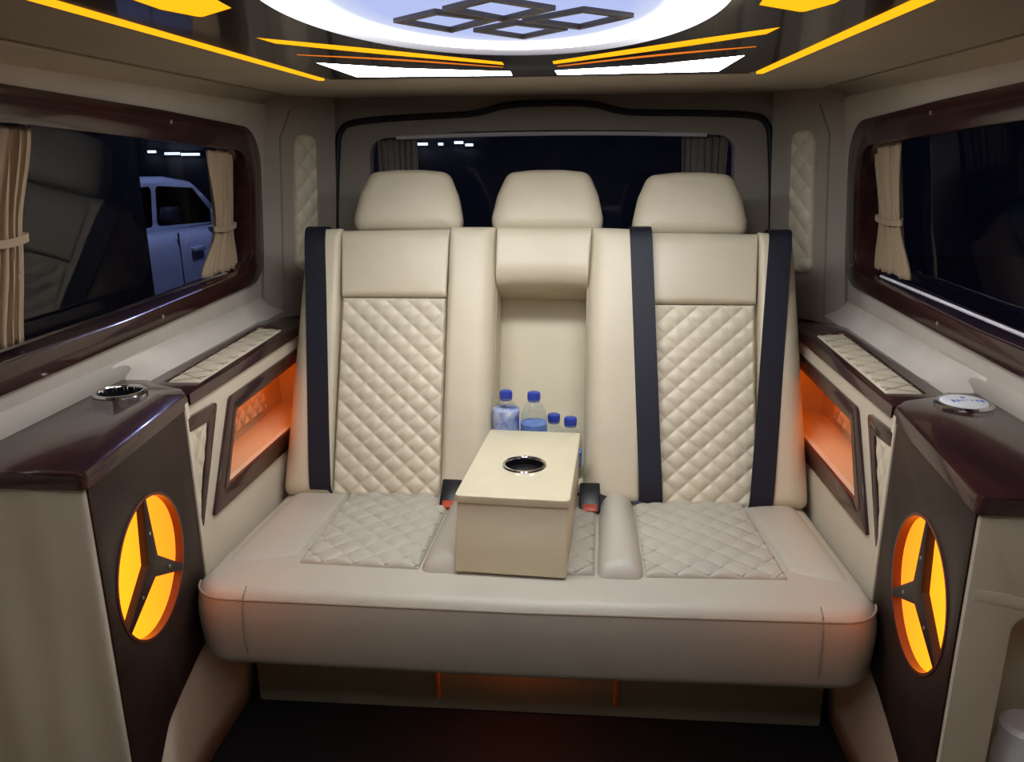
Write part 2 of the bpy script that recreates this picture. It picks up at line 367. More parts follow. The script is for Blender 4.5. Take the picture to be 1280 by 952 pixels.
# tailgate
FB = Fr((0, YR, 0), (1, 0, 0), (0, 0, 1), (0, -1, 0))
RW = rpoly([(-.535, .86, .04), (.535, .86, .04), (.52, 1.238, .05), (.25, 1.256), (0, 1.259), (-.25, 1.256), (-.52, 1.238, .05)], 6)
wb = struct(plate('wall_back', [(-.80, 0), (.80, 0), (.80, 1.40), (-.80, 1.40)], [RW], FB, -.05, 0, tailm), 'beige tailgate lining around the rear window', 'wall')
w3 = struct(thing('window_3', 'dark rear window in the tailgate behind the headrests', 'window', (0, YR+.03, .86)))
under(w3, plate('window_pane', RW, [], FB, -.045, -.041, glass))
under(w3, tube('curtain_rail', [FB(x, 1.249-.10*x*x*.4, .006) for x in [k*.04-.44 for k in range(23)]], .006, alu, n=8))
def sealtube():
    P = [Vector((x, z, 0)) for x, z in [(-.645, .70), (-.637, .97), (-.616, 1.20), (-.600, 1.262), (-.555, 1.285), (-.40, 1.297), (-.22, 1.305), (-.12, 1.326), (0, 1.331), (.12, 1.326), (.22, 1.305), (.40, 1.300), (.555, 1.292), (.602, 1.268), (.618, 1.20), (.639, .97), (.648, .70)]]
    return tube('door_seal', [FB(p.x, p.y, .007) for p in catmull(P, 6)], .009, black, wb, 8)
sealtube()

# ================================================================== ceiling light board
cl = thing('ceiling_light_board', 'dark lacquered ceiling board with glowing oval lamp, knot emblem and amber slits', 'ceiling light', (0, .88, ZC))
FC = Fr((0, .88, ZC), (1, 0, 0), (0, 1, 0), (0, 0, -1))           # w points down; v counted from the board's middle
mirr = lambda p: [(u, -v) for u, v in p][::-1]
flip = lambda p: [(-u, v) for u, v in p][::-1]
ov = circ(0.003, 0, .226, .39, 96)
a1 = catmull([(-.320, .155), (-.20, .285), (-.040, .475)], 8); a1b = catmull([(-.041, .524), (-.21, .345), (-.316, .215)], 8)
amb1 = [(p.x, p.y) for p in a1 for p in [p]] + [(p.x, p.y) for p in a1b]
amb2 = [(p.x, p.y) for p in catmull([(-.328, .330), (-.190, .412), (-.045, .548)], 8)]+[(p.x, p.y) for p in catmull([(-.047, .566), (-.20, .438), (-.330, .345)], 8)]
wht = [(-.334, .442), (-.335, .690), (-.043, .706), (-.040, .628), (-.215, .548)]
kite = rpoly([(-.318, .006, .004), (-.262, -.045), (-.250, -.16), (-.285, -.24), (-.335, -.16), (-.336, -.045)], 2)
cut = []
for base in (amb1, amb2, wht, kite):
    cut.append(base); cut.append([(u, v+(.05 if base is kite else 0)) for u, v in flip(base)])
cut2 = [mirr(h) for h in cut[:6]]
off = lambda P: Fr(P.o-Vector((0, .88, ZC)), P.U, P.V, P.W)
FCl = Fr((0, 0, 0), (1, 0, 0), (0, 1, 0), (0, 0, -1))
bd = plate('ceiling_board', rpoly([(-.405, -.72, .03), (.405, -.72, .03), (.405, .72, .03), (-.405, .72, .03)]), [ov]+cut+cut2, FCl, .0, .016, piano, cl)
d = plate('oval_diffuser', circ(0, 0, .228, .392, 96), [], FCl, .003, .008, ovalm, cl)
for hs, mm, nm in ((cut[0:2]+cut2[0:2], amber, 'amber_slit_lamp'), (cut[2:4]+cut2[2:4], amberdim, 'thin_amber_slit_lamp'), (cut[4:6], whitel, 'white_wedge_lamp'), (cut2[4:6], whiteadd, 'white_wedge_lamp'), (cut[6:8], amber, 'amber_kite_lamp')):  # forward white wedges are out of view, lit as added fill
    for h in hs: plate(nm, h, [], FCl, .002, .0155, mm, cl)
for s in (-1, 1):
    plate('amber_edge_lamp', [(s*.407, -.72), (s*.428, -.72), (s*.424, .732), (s*.412, .732)], [], FCl, .0, .0175, amber, cl)
    plate('edge_moulding', [(s*.430, -.73), (s*.440, -.73), (s*.436, .742), (s*.426, .742)], [], FCl, .0, .007, knotm, cl)
plate('rear_moulding', [(-.40, .723), (.40, .723), (.40, .735), (-.40, .735)], [], FCl, .0, .017, knotm, cl)
for pts in ([(-.126, .967), (-.071, .912), (-.012, .969), (-.075, 1.049)], [(-.058, .897), (-.005, .842), (.055, .907), (-.002, .976)],
            [(.020, .983), (.087, .918), (.140, .965), (.083, 1.045)], [(-.045, 1.050), (.008, .995), (.066, 1.050), (.010, 1.120)]):
    P = [Vector((x, y-.88)) for x, y in pts]; C = sum(P, Vector((0, 0)))/4
    plate('knot_square', [tuple(C+(p-C)*1.05) for p in P], [[tuple(C+(p-C)*.83) for p in P]], FCl, .006, .013, knotm, cl)

# ================================================================== bench seat
bs = thing('bench_seat', 'cream leather bench with three headrests, quilted panels and fold-down centre armrest', 'seat', (0, 1.6, 0))
TH = R(23); BK = Fr((0, 1.775, .413), (1, 0, 0), (0, math.sin(TH), math.cos(TH)), (0, -math.cos(TH), math.sin(TH)))
sb = under(bs, rbox('seat_base', WORLD, (-.622, .622), (1.485, 1.95), (0.001, .285), basem, bevel=.006))
for x in (-.209, .183): under(sb, rbox('base_strap', WORLD, (x-.005, x+.005), (1.476, 1.4865), (.035, .115), mat('amber lit strap', (.55, .20, .05), .4), bevel=.001))  # cream straps, the lamp's amber light is put into their colour
for x in (-.24, .225): under(sb, lathe('base_screw', [(.005, 0), (.005, .003)], Fr((x, 1.485, .105), (1, 0, 0), (0, 0, 1), (0, -1, 0)), blackp, n=10))
lampb = under(bs, rbox('underseat_lamp', WORLD, (-.085, .035), (1.435, 1.450), (.243, .2575), ambers, bevel=.001))
# cushion
plan = rpoly([(-.632, 1.245, .075), (0, 1.236, .6), (.632, 1.245, .075), (.632, 1.93, .02), (-.632, 1.93, .02)], 10)
prof = [(.045, 0.258)]+[(.04*(1-math.cos(R(a))), .298-.04*math.sin(R(a))) for a in range(75, 0, -15)]+[(-.003, .33), (-.004, .36), (-.002, .385)]+[(.032*(1-math.cos(R(a))), .392+.032*math.sin(R(a))) for a in range(0, 91, 15)]
cu = under(bs, puff('seat_cushion', plan, WORLD, prof, worn_toned, crown=0, rings=8))
def stitches(name, quad, pu, pv, F, w, m, r=.0009):
    Q = [Vector(p) for p in quad]; bm = bmesh.new()
    for sg in (1, -1):
        vals = [p.x/pu+sg*p.y/pv for p in Q]
        for n_ in range(math.ceil(min(vals)), math.floor(max(vals))+1):
            hits = []
            for i in range(4):
                a, b = vals[i]-n_, vals[(i+1) % 4]-n_
                if a*b < 0: hits.append(Q[i].lerp(Q[(i+1) % 4], a/(a-b)))
            if len(hits) == 2 and (hits[0]-hits[1]).length > .01:
                p, q = hits; k = 8
                tube('', [F(*(p.lerp(q, .02+.96*j/k)), w+.003*math.sin(math.pi*j/k)*0) for j in range(k+1)], r, m, n=5, bm=bm)
    return finish(name, bm, m)
CF = Fr((0, 0, .424), (1, 0, 0), (0, 1, 0), (0, 0, 1))
sq = diamond(.062, .070, .0075, .38)
dip = lambda x, y: -.006*max(0, math.sin(math.pi*min(1, max(0, (y-1.36)/.45))))
for c in ([(-.455, 1.368), (-.212, 1.358), (-.208, 1.80), (-.462, 1.80)], [(.222, 1.357), (.489, 1.367), (.482, 1.80), (.226, 1.80)], [(-.118, 1.357), (.127, 1.357), (.142, 1.80), (-.118, 1.80)]):
    under(cu, pillow('quilted_seat_panel', c, CF, .004, worn_toned, None, (.006,)*4, .004, sq, 84, 130, base=-.01))
    under(cu, stitches('quilt_stitching', c, .062, .070, CF, .0062, thread))
for c in ([(-.211, 1.342), (-.120, 1.342), (-.130, 1.75), (-.206, 1.75)], [(.129, 1.342), (.222, 1.342), (.226, 1.75), (.144, 1.75)]):
    under(cu, pillow('seat_roll', c, CF, .030, worn_toned, None, (.042, .042, .05, .02), .004, None, 24, 40, rc=(.02,)*4, base=-.02))
for s in (-1, 1):
    c = [(-.622, 1.31), (-.470, 1.36), (-.464, 1.84), (-.622, 1.84)]
    if s > 0: c = [(.500, 1.36), (.622, 1.31), (.622, 1.84), (.486, 1.84)]
    under(cu, pillow('seat_side_bolster', c, CF, .006, worn_toned, None, (.05, .008, .08, .02) if s < 0 else (.008, .05, .08, .02), .010, None, 24, 36, base=-.02))
    x = s*.52
    under(cu, tube('seat_seam', [(x, 1.268, .426), (x, 1.2515, .416), (x, 1.2405, .396), (x, 1.2375, .36), (x, 1.238, .325), (x, 1.243, .300), (x, 1.258, .278)], .0013, thread, n=6))
n = len(plan); ctr = Vector((0, 1.6))
front = [Vector(p) for p in plan if p[1] < 1.315]
under(cu, tube('seat_seam', [(p.x*.9985, p.y+.0035, .4085) for p in sorted(front, key=lambda p: p.x)], .0022, thread, n=6))
for o in [cu]+list(cu.children):          # the cushion falls a little towards the backrest
    for v in o.data.vertices:
        v.co.z -= .075*max(0, v.co.y-1.31)*min(1, max(0, (v.co.z-.30)/.12))
# backrest
notch = [(-.605, -.03), (-.116, -.03), (-.116, .502), (.110, .502), (.110, -.03), (.605, -.03), (.597, .60), (.560, .632), (-.560, .636), (-.597, .605)]
bk = under(bs, plate('backrest', notch, [], BK, -.19, -.008, leather))
under(bk, plate('recess_back', [(-.125, -.04), (.12, -.04), (.12, .51), (-.125, .51)], [], BK, -.185, -.15, board))
under(bk, rbox('recess_tray', WORLD, (-.114, .108), (1.775, 1.965), (.405, .42), board, bevel=.002))
bq = diamond(.0545, .0500, .0075, .5)
dent = lambda c: (lambda u, v: -.004*math.exp(-((u-c)/.10)**2-((v-.26)/.14)**2))
P_ = lambda *a, **k: under(bk, pillow(*a, **k))
P_('side_bolster', [(-.634, -.032), (-.507, -.032), (-.516, .648), (-.612, .645)], BK, .040, leather, None, (.055, .010, .03, .035), .004, rc=(.03, 0, 0, .045))
P_('quilted_back_panel', [(-.506, -.034), (-.236, -.034), (-.240, .467), (-.506, .467)], BK, .016, quilt, None, (.008, .008, .02, .005), .006, bq, 96, 170, edge=dent(-.37))
P_('upper_back_panel', [(-.506, .469), (-.240, .469), (-.236, .652), (-.515, .648)], BK, .026, leather, None, (.006, .006, .014, .04), .006)
P_('inner_bolster', [(-.235, -.032), (-.117, -.032), (-.117, .652), (-.235, .652)], BK, .040, leather, None, (.016, .045, .03, .035), .005)
P_('centre_pad', [(-.116, .500), (.111, .500), (.120, .651), (-.116, .652)], BK, .038, leather, None, (.004, .004, .055, .035), .004)
P_('inner_bolster', [(.107, -.032), (.239, -.034), (.260, .645), (.114, .651)], BK, .040, leather, None, (.045, .016, .03, .035), .005)
P_('quilted_back_panel', [(.241, -.036), (.514, -.036), (.516, .455), (.262, .455)], BK, .016, quilt, None, (.008, .008, .02, .005), .006, bq, 96, 170, edge=dent(.38))
P_('upper_back_panel', [(.262, .457), (.517, .457), (.525, .639), (.261, .644)], BK, .026, leather, None, (.006, .006, .014, .04), .006)
P_('side_bolster', [(.517, -.035), (.638, -.032), (.614, .632), (.526, .638)], BK, .040, leather, None, (.010, .055, .03, .035), .004, rc=(0, .03, .045, 0))
# headrests
ho = rpoly([(-.138, 0, .02), (.138, 0, .02), (.144, .035, .05), (.131, .098, .08), (.106, .158, .03), (.04, .1655, .3), (-.04, .1655, .3), (-.106, .158, .03), (-.131, .098, .08), (-.144, .035, .05)], 6)
rr = .036
hp = [(.05*(1-math.cos(R(a))), -.05-rr*math.sin(R(a))) for a in range(80, 0, -16)]+[(0, -.05), (0, -.03)]+[(.055*(1-math.cos(R(a))), -.03+rr*math.sin(R(a))) for a in range(8, 89, 10)]
for x, v in ((-.357, .654), (.006, .652), (.367, .643)):
    F = Fr(BK(x, v, -.008), BK.U, BK.V, BK.W)
    h = under(bs, puff('headrest', ho, F, hp, leather, crown=.005, rings=6, smooth=80, scale=.14))
    for sx in (-.055, .055): under(h, tube('headrest_post', [F(sx, -.05, -.05), F(sx, .03, -.05)], .006, chrome, n=10))
# seat belts
def beltpath(a, b, w0=.0445, w1=.0445, tail=None):
    pts = [(a[0], a[1]-.03, -.16), (a[0], a[1]+.003, -.13), (a[0], a[1]+.006, -.03), (a[0], a[1]+.001, .020), (a[0]+(b[0]-a[0])*.05, a[1]-.035, w0)]
    for t in (.25, .5, .75): pts.append((a[0]+(b[0]-a[0])*t, a[1]+(b[1]-a[1])*t, w0+(w1-w0)*t))
    pts += [(b[0]-(b[0]-a[0])*.04, b[1]+.04, w1)]
    pts += tail or [(b[0], b[1]+.008, w1-.012), (b[0], b[1]-.008, w1-.05)]
    return [BK(*p) for p in catmull(pts, 5)]
under(bs, ribbon('seat_belt', beltpath((-.578, .648), (-.528, -.026)), (1, 0, .0), .053, .002, belt))
under(bs, ribbon('seat_belt', beltpath((.238, .648), (.266, -.034), .0445, .040), (1, 0, 0), .054, .002, belt))
under(bs, ribbon('seat_belt', beltpath((.574, .640), (.518, -.036)), (1, 0, 0), .054, .002, belt))
for x, rz in ((-.205, .2), (.122, -.1)):
    F = Fr((x, 1.705, .412), (1, -rz*.3, 0), (0, .8, .5), (0, -.5, .8))
    b = under(bs, rbox('belt_buckle', F, (-.024, .024), (-.03, .05), (-.012, .012), blackp, bevel=.004))
    under(b, rbox('release_button', F, (-.017, .017), (-.0315, -.012), (-.006, .0135), redp, bevel=.002))
under(bs, ribbon('buckle_strap', catmull([(.245, 1.742, .410), (.20, 1.745, .412), (.165, 1.735, .414), (.135, 1.725, .416)], 5), (0, .7, .6), .03, .003, belt))
# armrest
e = R(3.5); AF = Fr((-.032, 1.365, .426), (math.cos(e), -math.sin(e), 0), (math.sin(e), math.cos(e), 0), (0, 0, 1))
ar = under(bs, rbox('centre_armrest', AF, (-.109, .107), (-.028, .395), (0, .126), board, bevel=.006, seg=3, taper=lambda u, v, w: (u*(1 if v < .2 else .97), v+(.042*w/.126 if v < .2 else 0), w)))
lid = under(ar, plate('armrest_lid', rpoly([(-.113, .010, .012), (.110, .010, .012), (.107, .392, .006), (-.107, .392, .006)]), [circ(.002, .178, .040)], AF, .1275, .1430, board, bevel=.004))
RF = Fr(AF(.002, .178, .143), AF.U, AF.V, AF.W)
under(ar, lathe('cup_ring', [(.0385, -.001), (.0385, .001), (.041, .004), (.045, .0035), (.047, .0005)], RF, chrome, n=48, cap=False))
under(ar, lathe('cup_well', [(.0386, .0005), (.0390, -.014), (.0, -.0145)], RF, blackp, n=36, cap=False))

# ================================================================== side storage panels and consoles
def storage(s, lab):
    st = thing('side_storage_panel', lab, 'storage panel', (s*.66, 1.7, 0))
    F = Fr((s*.645, 0, 0), (0, 1, 0), (0, 0, 1), (-s, 0, 0))
    op = rpoly([(1.492, .532, .006), (1.565, .672, .012), (2.06, .680), (2.06, .520)], 4)
    tri = [(1.343, .700), (1.452, .698), (1.362, .530), (1.343, .50)]
    pn = under(st, plate('panel', [(1.335, .25), (2.2, .25), (2.2, .742), (1.335, .742)], [op], F, -.012, 0, panelm))
    under(st, plate('niche_frame', rpoly([(1.412, .493, .004), (1.540, .707, .02), (2.12, .712), (2.12, .47)], 5), [op], F, .0005, .007, wood, bevel=.002))
    under(st, plate('triangle_frame', rpoly([(1.352, .722), (1.482, .717, .008), (1.362, .490, .003), (1.357, .520), (1.434, .690, .006), (1.352, .694)], 3), [], F, .0005, .007, wood, bevel=.0015))
    under(st, pillow('triangle_quilt', [(1.350, .50), (1.358, .52), (1.437, .694), (1.350, .694)], F, .003, quilt, None, (.003,)*4, 0, diamond(.045, .060, .004), 40, 60, base=-.001))
    # lit niche: floor, back, ends, roof
    nb = under(st, rbox('niche_floor', WORLD, sorted((s*.6455, s*.756)), (1.47, 2.10), (.508, .520), lining, bevel=0))
    under(st, rbox('niche_roof', WORLD, sorted((s*.658, s*.756)), (1.47, 2.10), (.700, .712), lining, bevel=0))
    under(st, rbox('niche_back', WORLD, sorted((s*.748, s*.758)), (1.47, 2.10), (.512, .71), lining, bevel=0))
    under(st, rbox('niche_end', WORLD, sorted((s*.658, s*.756)), (1.462, 1.474), (.508, .712), lining, bevel=0))
    under(st, rbox('niche_end', WORLD, sorted((s*.658, s*.756)), (2.09, 2.10), (.508, .712), lining, bevel=0))
    FN = Fr((s*.748, 0, 0), (0, 1, 0), (0, 0, 1), (-s, 0, 0))
    under(st, pillow('niche_quilt', [(1.50, .545), (1.955, .545), (1.955, .698), (1.50, .698)], FN, .010, lining, None, (.006,)*4, .002, diamond(.045, .05, .009), 130, 50, base=0))
    under(st, rbox('niche_led_strip', WORLD, sorted((s*.665, s*.673)), (1.60, 2.05), (.694, .6995), ambern, bevel=0))
    # ledge on top: mahogany frame round a quilted pad
    LF = Fr((0, 0, .765), (s, 0, 0), (0, 1, 0), (0, 0, 1))
    hole = rpoly([(.657, 1.452), (.730, 1.452), (.742, 1.965, .008), (.668, 1.945, .008)], 3)
    under(st, plate('ledge_frame', [(.6385, 1.372), (.70, 1.40), (.762, 1.435), (.770, 2.03), (.745, 2.09), (.6385, 2.09)], [hole], LF, -.022, 0, wood, bevel=.003))
    under(st, pillow('ledge_pad', [(.659, 1.455), (.728, 1.455), (.740, 1.962), (.669, 1.945)], LF, -.003, quilt, None, (.005,)*4, .003, diamond(.080, .056, .0035, .35), 40, 260, base=-.02))
    under(st, stitches('pad_stitching', [(.661, 1.458), (.726, 1.458), (.738, 1.959), (.671, 1.942)], .080, .056, LF, .0002, threadl, .0008))
    return st
storage(-1, 'cream side panel with lit orange niche and quilted ledge beside the cup holder console')
storage(1, 'cream side panel with lit orange niche and quilted ledge beside the white disc console')

def console(s, lab):
    co = thing('side_console', lab, 'console', (s*.72, 1.15, 0))
    U = Vector((s*.030, .360, 0)).normalized(); W = Vector((-s*U.y, U.x*s, 0)); W = Vector((-s*.36, .030, 0)).normalized()
    F = Fr((s*.612, 1.0, 0), U, (0, 0, 1), W)
    hole = circ(.153, .528, .122, None, 72)
    out = rpoly([(0, .002), (.042, .002), (.052, .08), (.082, .185, .04), (.13, .232, .05), (.20, .250), (.27, .263), (.352, .272), (.358, .742), (0, .742)], 5)
    ep = under(co, plate('emblem_panel', out, [hole], F, -.012, 0, woodm, bevel=.0012))
    under(ep, plate('emblem_rim', circ(.153, .528, .1245, None, 72), [circ(.153, .528, .1195, None, 72)], F, -.013, .0012, woodedge))
    st = []
    for k in range(6):
        a = R(90+60*k); r = .1215 if k % 2 == 0 else .021
        if k % 2 == 0:
            t = R(2.6); st += [(r*math.cos(a-t), r*math.sin(a-t)), (r*math.cos(a+t), r*math.sin(a+t))]
        else: st.append((r*math.cos(a), r*math.sin(a)))
    sp = under(ep, plate('three_pointed_star', [(.153+x, .528+y) for x, y in st], [], F, -.011, .002, woodm, bevel=.001))
    for k in range(3):
        a = R(90+120*k); under(ep, lathe('emblem_screw', [(.003, 0), (.003, .0012)], Fr(F(.153+.06*math.cos(a), .528+.06*math.sin(a), .002), F.U, F.V, F.W), steel, n=8))
    ac = plate('amber_acrylic', circ(0, 0, .134, None, 48), [], Fr((0, 0, 0), (1, 0, 0), (0, 1, 0), (0, 0, 1)), -.003, .003, acry)
    ac.rotation_mode = 'QUATERNION'
    q = F.W if True else 0
    M = Matrix((F.U, F.V, F.U.cross(F.V))).transposed(); ac.rotation_quaternion = M.to_quaternion(); ac.location = F(.153, .528, -.0165)
    under(ep, ac)
    under(co, rbox('edge_strip', F, (.350, .3665), (.275, .752), (-.016, .0035), panelm, bevel=.002))
    # front leather face
    FFc = Fr((s*.612, 1.0, 0), (s, 0, 0), (0, 0, 1), (0, -1, 0))
    if s < 0:
        under(co, pillow('front_panel', [(0.003, .002), (.235, .002), (.235, .741), (0.003, .741)], FFc, .006, panelm, None, (.008, .002, .002, .004), 0, None, 60, 60, base=-.02,
              edge=lambda u, v: .0045*math.sin(u*75+v*3)*(.3+.7*max(0, 1-v/.7))+.002*math.sin(u*31-v*9)))
    else:
        pk = rpoly([(.068, .03, .03), (.235, .03), (.235, .575), (.115, .590), (.070, .585, .04)], 8)
        fp = under(co, plate('front_panel', rpoly([(0.003, .002), (.235, .002), (.235, .741), (0.003, .741, .012)]), [pk], FFc, -.012, .007, panelm, bevel=.006))
        under(fp, plate('pocket_lip', [(.012, .628), (.05, .624), (.12, .606), (.235, .598), (.235, .590), (.115, .593), (.052, .603), (.012, .612)], [], FFc, .0055, .0085, panelm, bevel=.0025))
        under(co, rbox('pocket_back', FFc, (.062, .235), (.01, .62), (-.14, -.13), panelm, bevel=0))
        under(co, rbox('pocket_floor', FFc, (.062, .235), (.02, .032), (-.135, -.012), panelm, bevel=0))
        under(co, rbox('pocket_side', FFc, (.058, .066), (.02, .60), (-.135, -.012), panelm, bevel=0))
        under(fp, lathe('screw_hole', [(.006, 0), (.006, .001), (.003, .0015)], Fr(FFc(.088, .70, .0068), FFc.U, FFc.V, FFc.W), blackp, n=12))
    # top slab
    TF = Fr((0, 0, .767), (s, 0, 0), (0, 1, 0), (0, 0, 1))
    holes = [circ(.769, 1.362, .040)] if s < 0 else []
    top = under(co, plate('console_top', rpoly([(.603, .982, .012), (.640, 1.366, .004), (.668, 1.405), (.742, 1.440), (.765, 1.462), (.832, 1.462), (.832, .982)], 4), holes, TF, -.026, 0, wood, bevel=.008))
    cx, cy = (.769, 1.362) if s < 0 else (.762, 1.380)
    RF = Fr(TF(cx, cy, 0), (1, 0, 0), (0, 1, 0), (0, 0, 1))
    ring = [(.0385, -.01), (.0385, .003), (.0405, .006), (.044, .006), (.0475, .003), (.0475, 0)]
    if s < 0:
        cr = under(co, lathe('cup_ring', ring, RF, chrome, n=48, cap=False))
        under(co, lathe('cup_well', [(.0385, .002), (.0385, -.05), (0, -.051)], RF, blackp, n=36, cap=False))
    else:
        cr = under(co, lathe('disc_ring', ring, RF, chrome, n=48, cap=False))
        ds = under(co, lathe('white_disc', [(.0385, .002), (.0385, .006), (.035, .0085), (.02, .0095), (0, .0097)], RF, white, n=48, cap=False))
        under(ds, lathe('disc_dot', [(.004, .0092), (.004, .0102)], Fr(RF(.002, .012, 0), RF.U, RF.V, RF.W), bluep, n=12))
        for k in range(7):
            x = -.024+.008*k
            under(ds, rbox('disc_mark', RF, (x, x+.005), (-.008-.004*math.cos(k), -.002), (.0088, .0100), bluep, bevel=0))
    return co
console(-1, 'mahogany topped console with empty chrome cup holder and glowing star emblem')
console(1, 'mahogany topped console with white disc in chrome ring and glowing star emblem')
tb = thing('plastic_container', 'white plastic container with rounded shoulders standing in the console pocket', 'container', (.765, 1.055, .032))
lathe('container_body', [(.038, 0), (.040, .01), (.040, .29), (.036, .315)], Fr((0, 0, 0), (1, 0, 0), (0, 1, 0), (0, 0, 1)), white, tb)
lathe('container_lid', [(.037, .313), (.037, .335), (.030, .342)], Fr((0, 0, 0), (1, 0, 0), (0, 1, 0), (0, 0, 1)), white, tb)

# ================================================================== water bottles in the recess
def bottle(x, y, h, r, lab, lm, lz, dark=False):
    b = thing('water_bottle', lab, 'bottle', (x, y, .42), 'water bottles behind the armrest')
    F = Fr((0, 0, 0), (1, 0, 0), (0, 1, 0), (0, 0, 1)); hb = h-.018
    pr = [(r*.82, .0005), (r, .008), (r, lz[0]-.004), (r*.97, lz[0]), (r*.97, lz[1]), (r, lz[1]+.003), (r, hb-.050), (r*.97, hb-.038), (r*.86, hb-.026), (r*.68, hb-.016), (r*.50, hb-.009), (.0130, hb-.005), (.0125, hb), (.0125, hb+.004)]
    lathe('bottle_body', pr, F, clear, b)
    lathe('water', [(q*.93, min(z+.002, hb-.03)) for q, z in pr[:8]], F, glassmat('water', (.93, .95, .97), 1.06) if 'water' not in MATS else MATS['water'], b, cap=False)
    lathe('bottle_label', [(r*1.005, lz[0]), (r*1.005, lz[1])], F, lm, b)
    lathe('bottle_cap', [(.0155, hb), (.0158, hb+.002), (.0158, h-.004), (.0145, h-.001), (.012, h)], F, bluecap, b, n=32)
    lathe('cap_ring', [(.0150, hb-.004), (.0152, hb-.001)], F, bluecap, b, cap=False)
    return b
bottle(-.083, 1.830, .224, .0325, 'tall water bottle with white and blue wrap label beside the recess wall', label_w, (.06, .178))
bottle(-.015, 1.832, .221, .0325, 'tall clear water bottle with plain blue label behind the armrest', label_b, (.06, .144))
bottle(.032, 1.893, .146, .027, 'small water bottle with only cap and shoulder showing next to the tall clear bottle', label_b, (.03, .075))
bottle(.074, 1.840, .156, .029, 'small water bottle standing alone in the corner of the recess', label_b, (.03, .070))

# ================================================================== curtains
def curtain(name, F, top, tie, bot, m, lab, group, folds=6, amp=.008, tiev=None):
    """top / bot = (u0, u1, v), tie = (u0, u1, v)"""
    c = thing(name, lab, 'curtain', F((top[0]+top[1])/2, bot[2], 0), group)
    bm = bmesh.new(); NU, NV = folds*10, 30; G = []
    for j in range(NV+1):
        t = j/NV; v = top[2]+(bot[2]-top[2])*t
        tt = (top[2]-tie[2])/(top[2]-bot[2])
        if t < tt: k = (t/tt); k = k*k*(3-2*k); u0, u1 = top[0]+(tie[0]-top[0])*k, top[1]+(tie[1]-top[1])*k
        else: k = (t-tt)/(1-tt); k = k*k*(3-2*k); u0, u1 = tie[0]+(bot[0]-tie[0])*k, tie[1]+(bot[1]-tie[1])*k
        row = []
        for i in range(NU+1):
            s = i/NU; ph = 2*math.pi*folds*s
            row.append(bm.verts.new(F(u0+(u1-u0)*s+.002*math.sin(ph*2+t*3), v+.003*math.sin(ph*.5), amp*math.sin(ph+.8*math.sin(t*4+s*5))*(.6+.4*math.cos(s*9)))))
        G.append(row)
    for j in range(NV):
        for i in range(NU): bm.faces.new((G[j][i], G[j][i+1], G[j+1][i+1], G[j+1][i]))
    o = finish('curtain_cloth', bm, m, None, 60, recalc=False); under(c, o)
    md = o.modifiers.new('thickness', 'SOLIDIFY'); md.thickness = .0015; md.offset = 0
    if tie[1]-tie[0] < .95*(top[1]-top[0]) or tiev:
        lp = [F(*p) for p in ((tie[0]-.003, tie[2], 0), (tie[0]-.002, tie[2]-.002, amp*1.1), ((tie[0]+tie[1])/2, tie[2]-.006, amp*1.35), (tie[1]+.002, tie[2]-.002, amp*1.1), (tie[1]+.003, tie[2], 0), ((tie[0]+tie[1])/2, tie[2], -amp*1.2))]
        q = ribbon('curtain_tie', catmull(lp+[lp[0]], 4), F.V, .013, .0022, m); under(c, q)
    return c
WF = lambda s: wallF(s, -.026)
curtain('side_curtain', WF(-1), (1.880, 2.035, .408), (1.925, 2.035, .222), (1.865, 2.070, .104), curtm, 'beige tied curtain hanging beside the rear pillar, parked car next to it', 'side window curtains', 6)
curtain('side_curtain', WF(-1), (1.130, 1.262, .442), (1.130, 1.222, .272), (1.105, 1.212, .100), curtm, 'beige tied curtain at the far end of the window from the rear pillar', 'side window curtains', 6)
curtain('side_curtain', WF(1), (1.880, 2.055, .414), (1.875, 2.015, .240), (1.835, 2.050, .112), curtm, 'beige tied curtain, the only one in its window, above the white disc console', 'side window curtains', 6)
FRC = Fr((0, YR+.022, 0), (1, 0, 0), (0, 0, 1), (0, -1, 0))
curtain('rear_curtain', FRC, (-.505, -.385, 1.236), (-.50, -.39, 1.05), (-.505, -.385, .875), curtd, 'dark grey rear window curtain next to the lamp glints', 'rear window curtains', 7, .007)
curtain('rear_curtain', FRC, (.375, .505, 1.238), (.38, .50, 1.05), (.375, .505, .875), curtd, 'dark grey rear window curtain away from the lamp glints', 'rear window curtains', 7, .007)

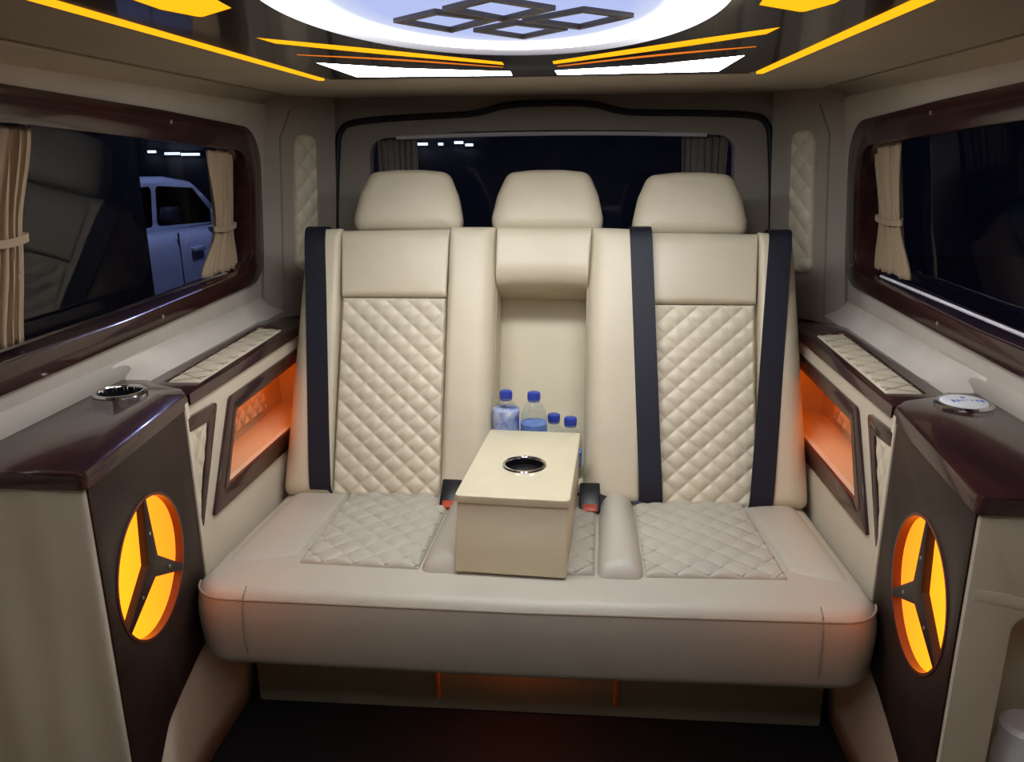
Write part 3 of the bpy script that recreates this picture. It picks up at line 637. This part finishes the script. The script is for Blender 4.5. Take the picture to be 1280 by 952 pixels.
# ================================================================== outside at night
GZ = -.55
struct(plate('ground', [(-40, -20), (40, -20), (40, 60), (-40, 60)], [], WORLD, GZ-.05, GZ, asph), 'dark asphalt yard outside the van', 'ground')
pc = thing('parked_car', 'pale parked car seen through the side window at night', 'car', (-3.45, 4.6, GZ))
def car():
    side_lo = rpoly([(2.35, -.38, .06), (6.75, -.38, .08), (6.85, .10, .12), (6.6, .42, .2), (5.75, .62, .2), (2.5, .70, .1), (2.28, .55, .1), (2.25, -.2, .1)], 5)
    F = Fr((-3.45, 0, 0), (0, 1, 0), (0, 0, 1), (1, 0, 0))
    body = under(pc, puff('car_body', side_lo, F, [(.10, -.86), (.03, -.83), (0, -.76), (0, .76), (.012, .81), (.04, .84), (.10, .86)], carp, rings=3))
    gh = rpoly([(2.42, .66), (5.80, .60), (5.30, .94, .15), (4.9, .985, .4), (3.0, .975, .25), (2.62, .90, .1)], 6)
    under(pc, puff('car_cabin', gh, F, [(.03, -.70), (0, -.66), (0, .66), (.03, .70)], carp, rings=3))
    dg = glassmat('dark car glass', (.02, .02, .025), 1.5)
    for a in ([(5.60, .64), (5.22, .90), (4.72, .93), (4.68, .68)], [(4.60, .68), (4.64, .93), (3.75, .925), (3.65, .69)], [(3.57, .69), (3.66, .925), (2.95, .905), (2.72, .70)]):
        under(pc, plate('car_window', rpoly([(*p, .03) for p in a]), [], F, .695, .712, dg))
    for y in (3.15, 5.95):
        for x in (-.80, .80):
            wf = Fr((-3.45+x, y, GZ+.34), (0, 1, 0), (0, 0, 1), (1, 0, 0))
            t = under(pc, lathe('car_wheel', [(.20, -.10), (.30, -.11), (.34, -.08), (.34, .08), (.30, .11), (.20, .10)], wf, tyre, n=32))
            under(t, lathe('wheel_rim', [(.19, -.105), (.20, .105), (.05, .08)], wf, steel, n=10))
    under(pc, puff('wing_mirror', rpoly([(5.16, .66, .03), (5.30, .66, .03), (5.28, .77, .04), (5.17, .77, .04)], 3), F, [(.02, .84), (0, .86), (0, .95), (.02, .97)], carp, rings=2))
    for y in (4.64, 3.62): under(pc, rbox('door_gap', F, (y, y+.012), (-.30, .64), (.855, .8625), blackp, bevel=0))
    for y in (4.80, 3.78): under(pc, rbox('door_handle', F, (y, y+.18), (.50, .53), (.855, .885), carp, bevel=.006))
car(); pc.location.y += .55; pc.scale.z = 1.05
sl = thing('added_lamp', 'tall added lamp on a slim post unseen behind the van', 'added lamp', (-1.75, 4.9, GZ))  # added out of view to light the side of the parked car
under(sl, tube('lamp_post', [(-1.75, 4.9, GZ), (-1.75, 4.9, 3.0), (-1.70, 5.0, 3.15), (-1.70, 5.15, 3.2)], .035, blackp, n=10))
under(sl, rbox('lamp_head', WORLD, (-1.87, -1.52), (5.10, 5.30), (3.17, 3.25), blackp, bevel=.01))
under(sl, rbox('lamp_lens', WORLD, (-1.84, -1.55), (5.12, 5.28), (3.155, 3.172), lampl, bevel=0))
yw = thing('added_dark_wall', 'added dark wall hiding the near part of the parked car', 'wall', (-2.0, 1.8, GZ))  # put in to keep the forward part of the side window dark
under(yw, rbox('wall_slab', WORLD, (-2.15, -1.95), (-1.5, 3.66), (GZ, 2.1), darkbrown, bevel=.01))
under(yw, rbox('wall_coping', WORLD, (-2.2, -1.90), (-1.55, 3.68), (2.1, 2.16), darkbrown, bevel=.01))
bl = thing('low_building', 'low dark building across the yard under the night sky', 'building', (-3, 14.5, GZ))
under(bl, rbox('building_wall', WORLD, (-14, 8), (14.2, 17), (GZ, 2.2), darkwall, bevel=0))
under(bl, rbox('building_roof', WORLD, (-14.3, 8.3), (14.2, 17.3), (2.2, 2.4), darkwall, bevel=.02))
for x0, x1, z in ((-7.56, -7.42, 1.275), (-7.25, -6.98, 1.24), (-6.95, -6.62, 1.225), (-2.76, -2.52, 1.365), (-2.33, -2.25, 1.362), (-2.05, -1.90, 1.385), (-1.86, -1.73, 1.345)):
    t = under(bl, rbox('tube_lamp', WORLD, (x0, x1), (14.10, 14.14), (z-.02, z+.02), tubel, bevel=.004))
    under(t, rbox('lamp_bracket', WORLD, (x0-.02, x1+.02), (14.14, 14.205), (z-.03, z+.03), darkwall, bevel=0))
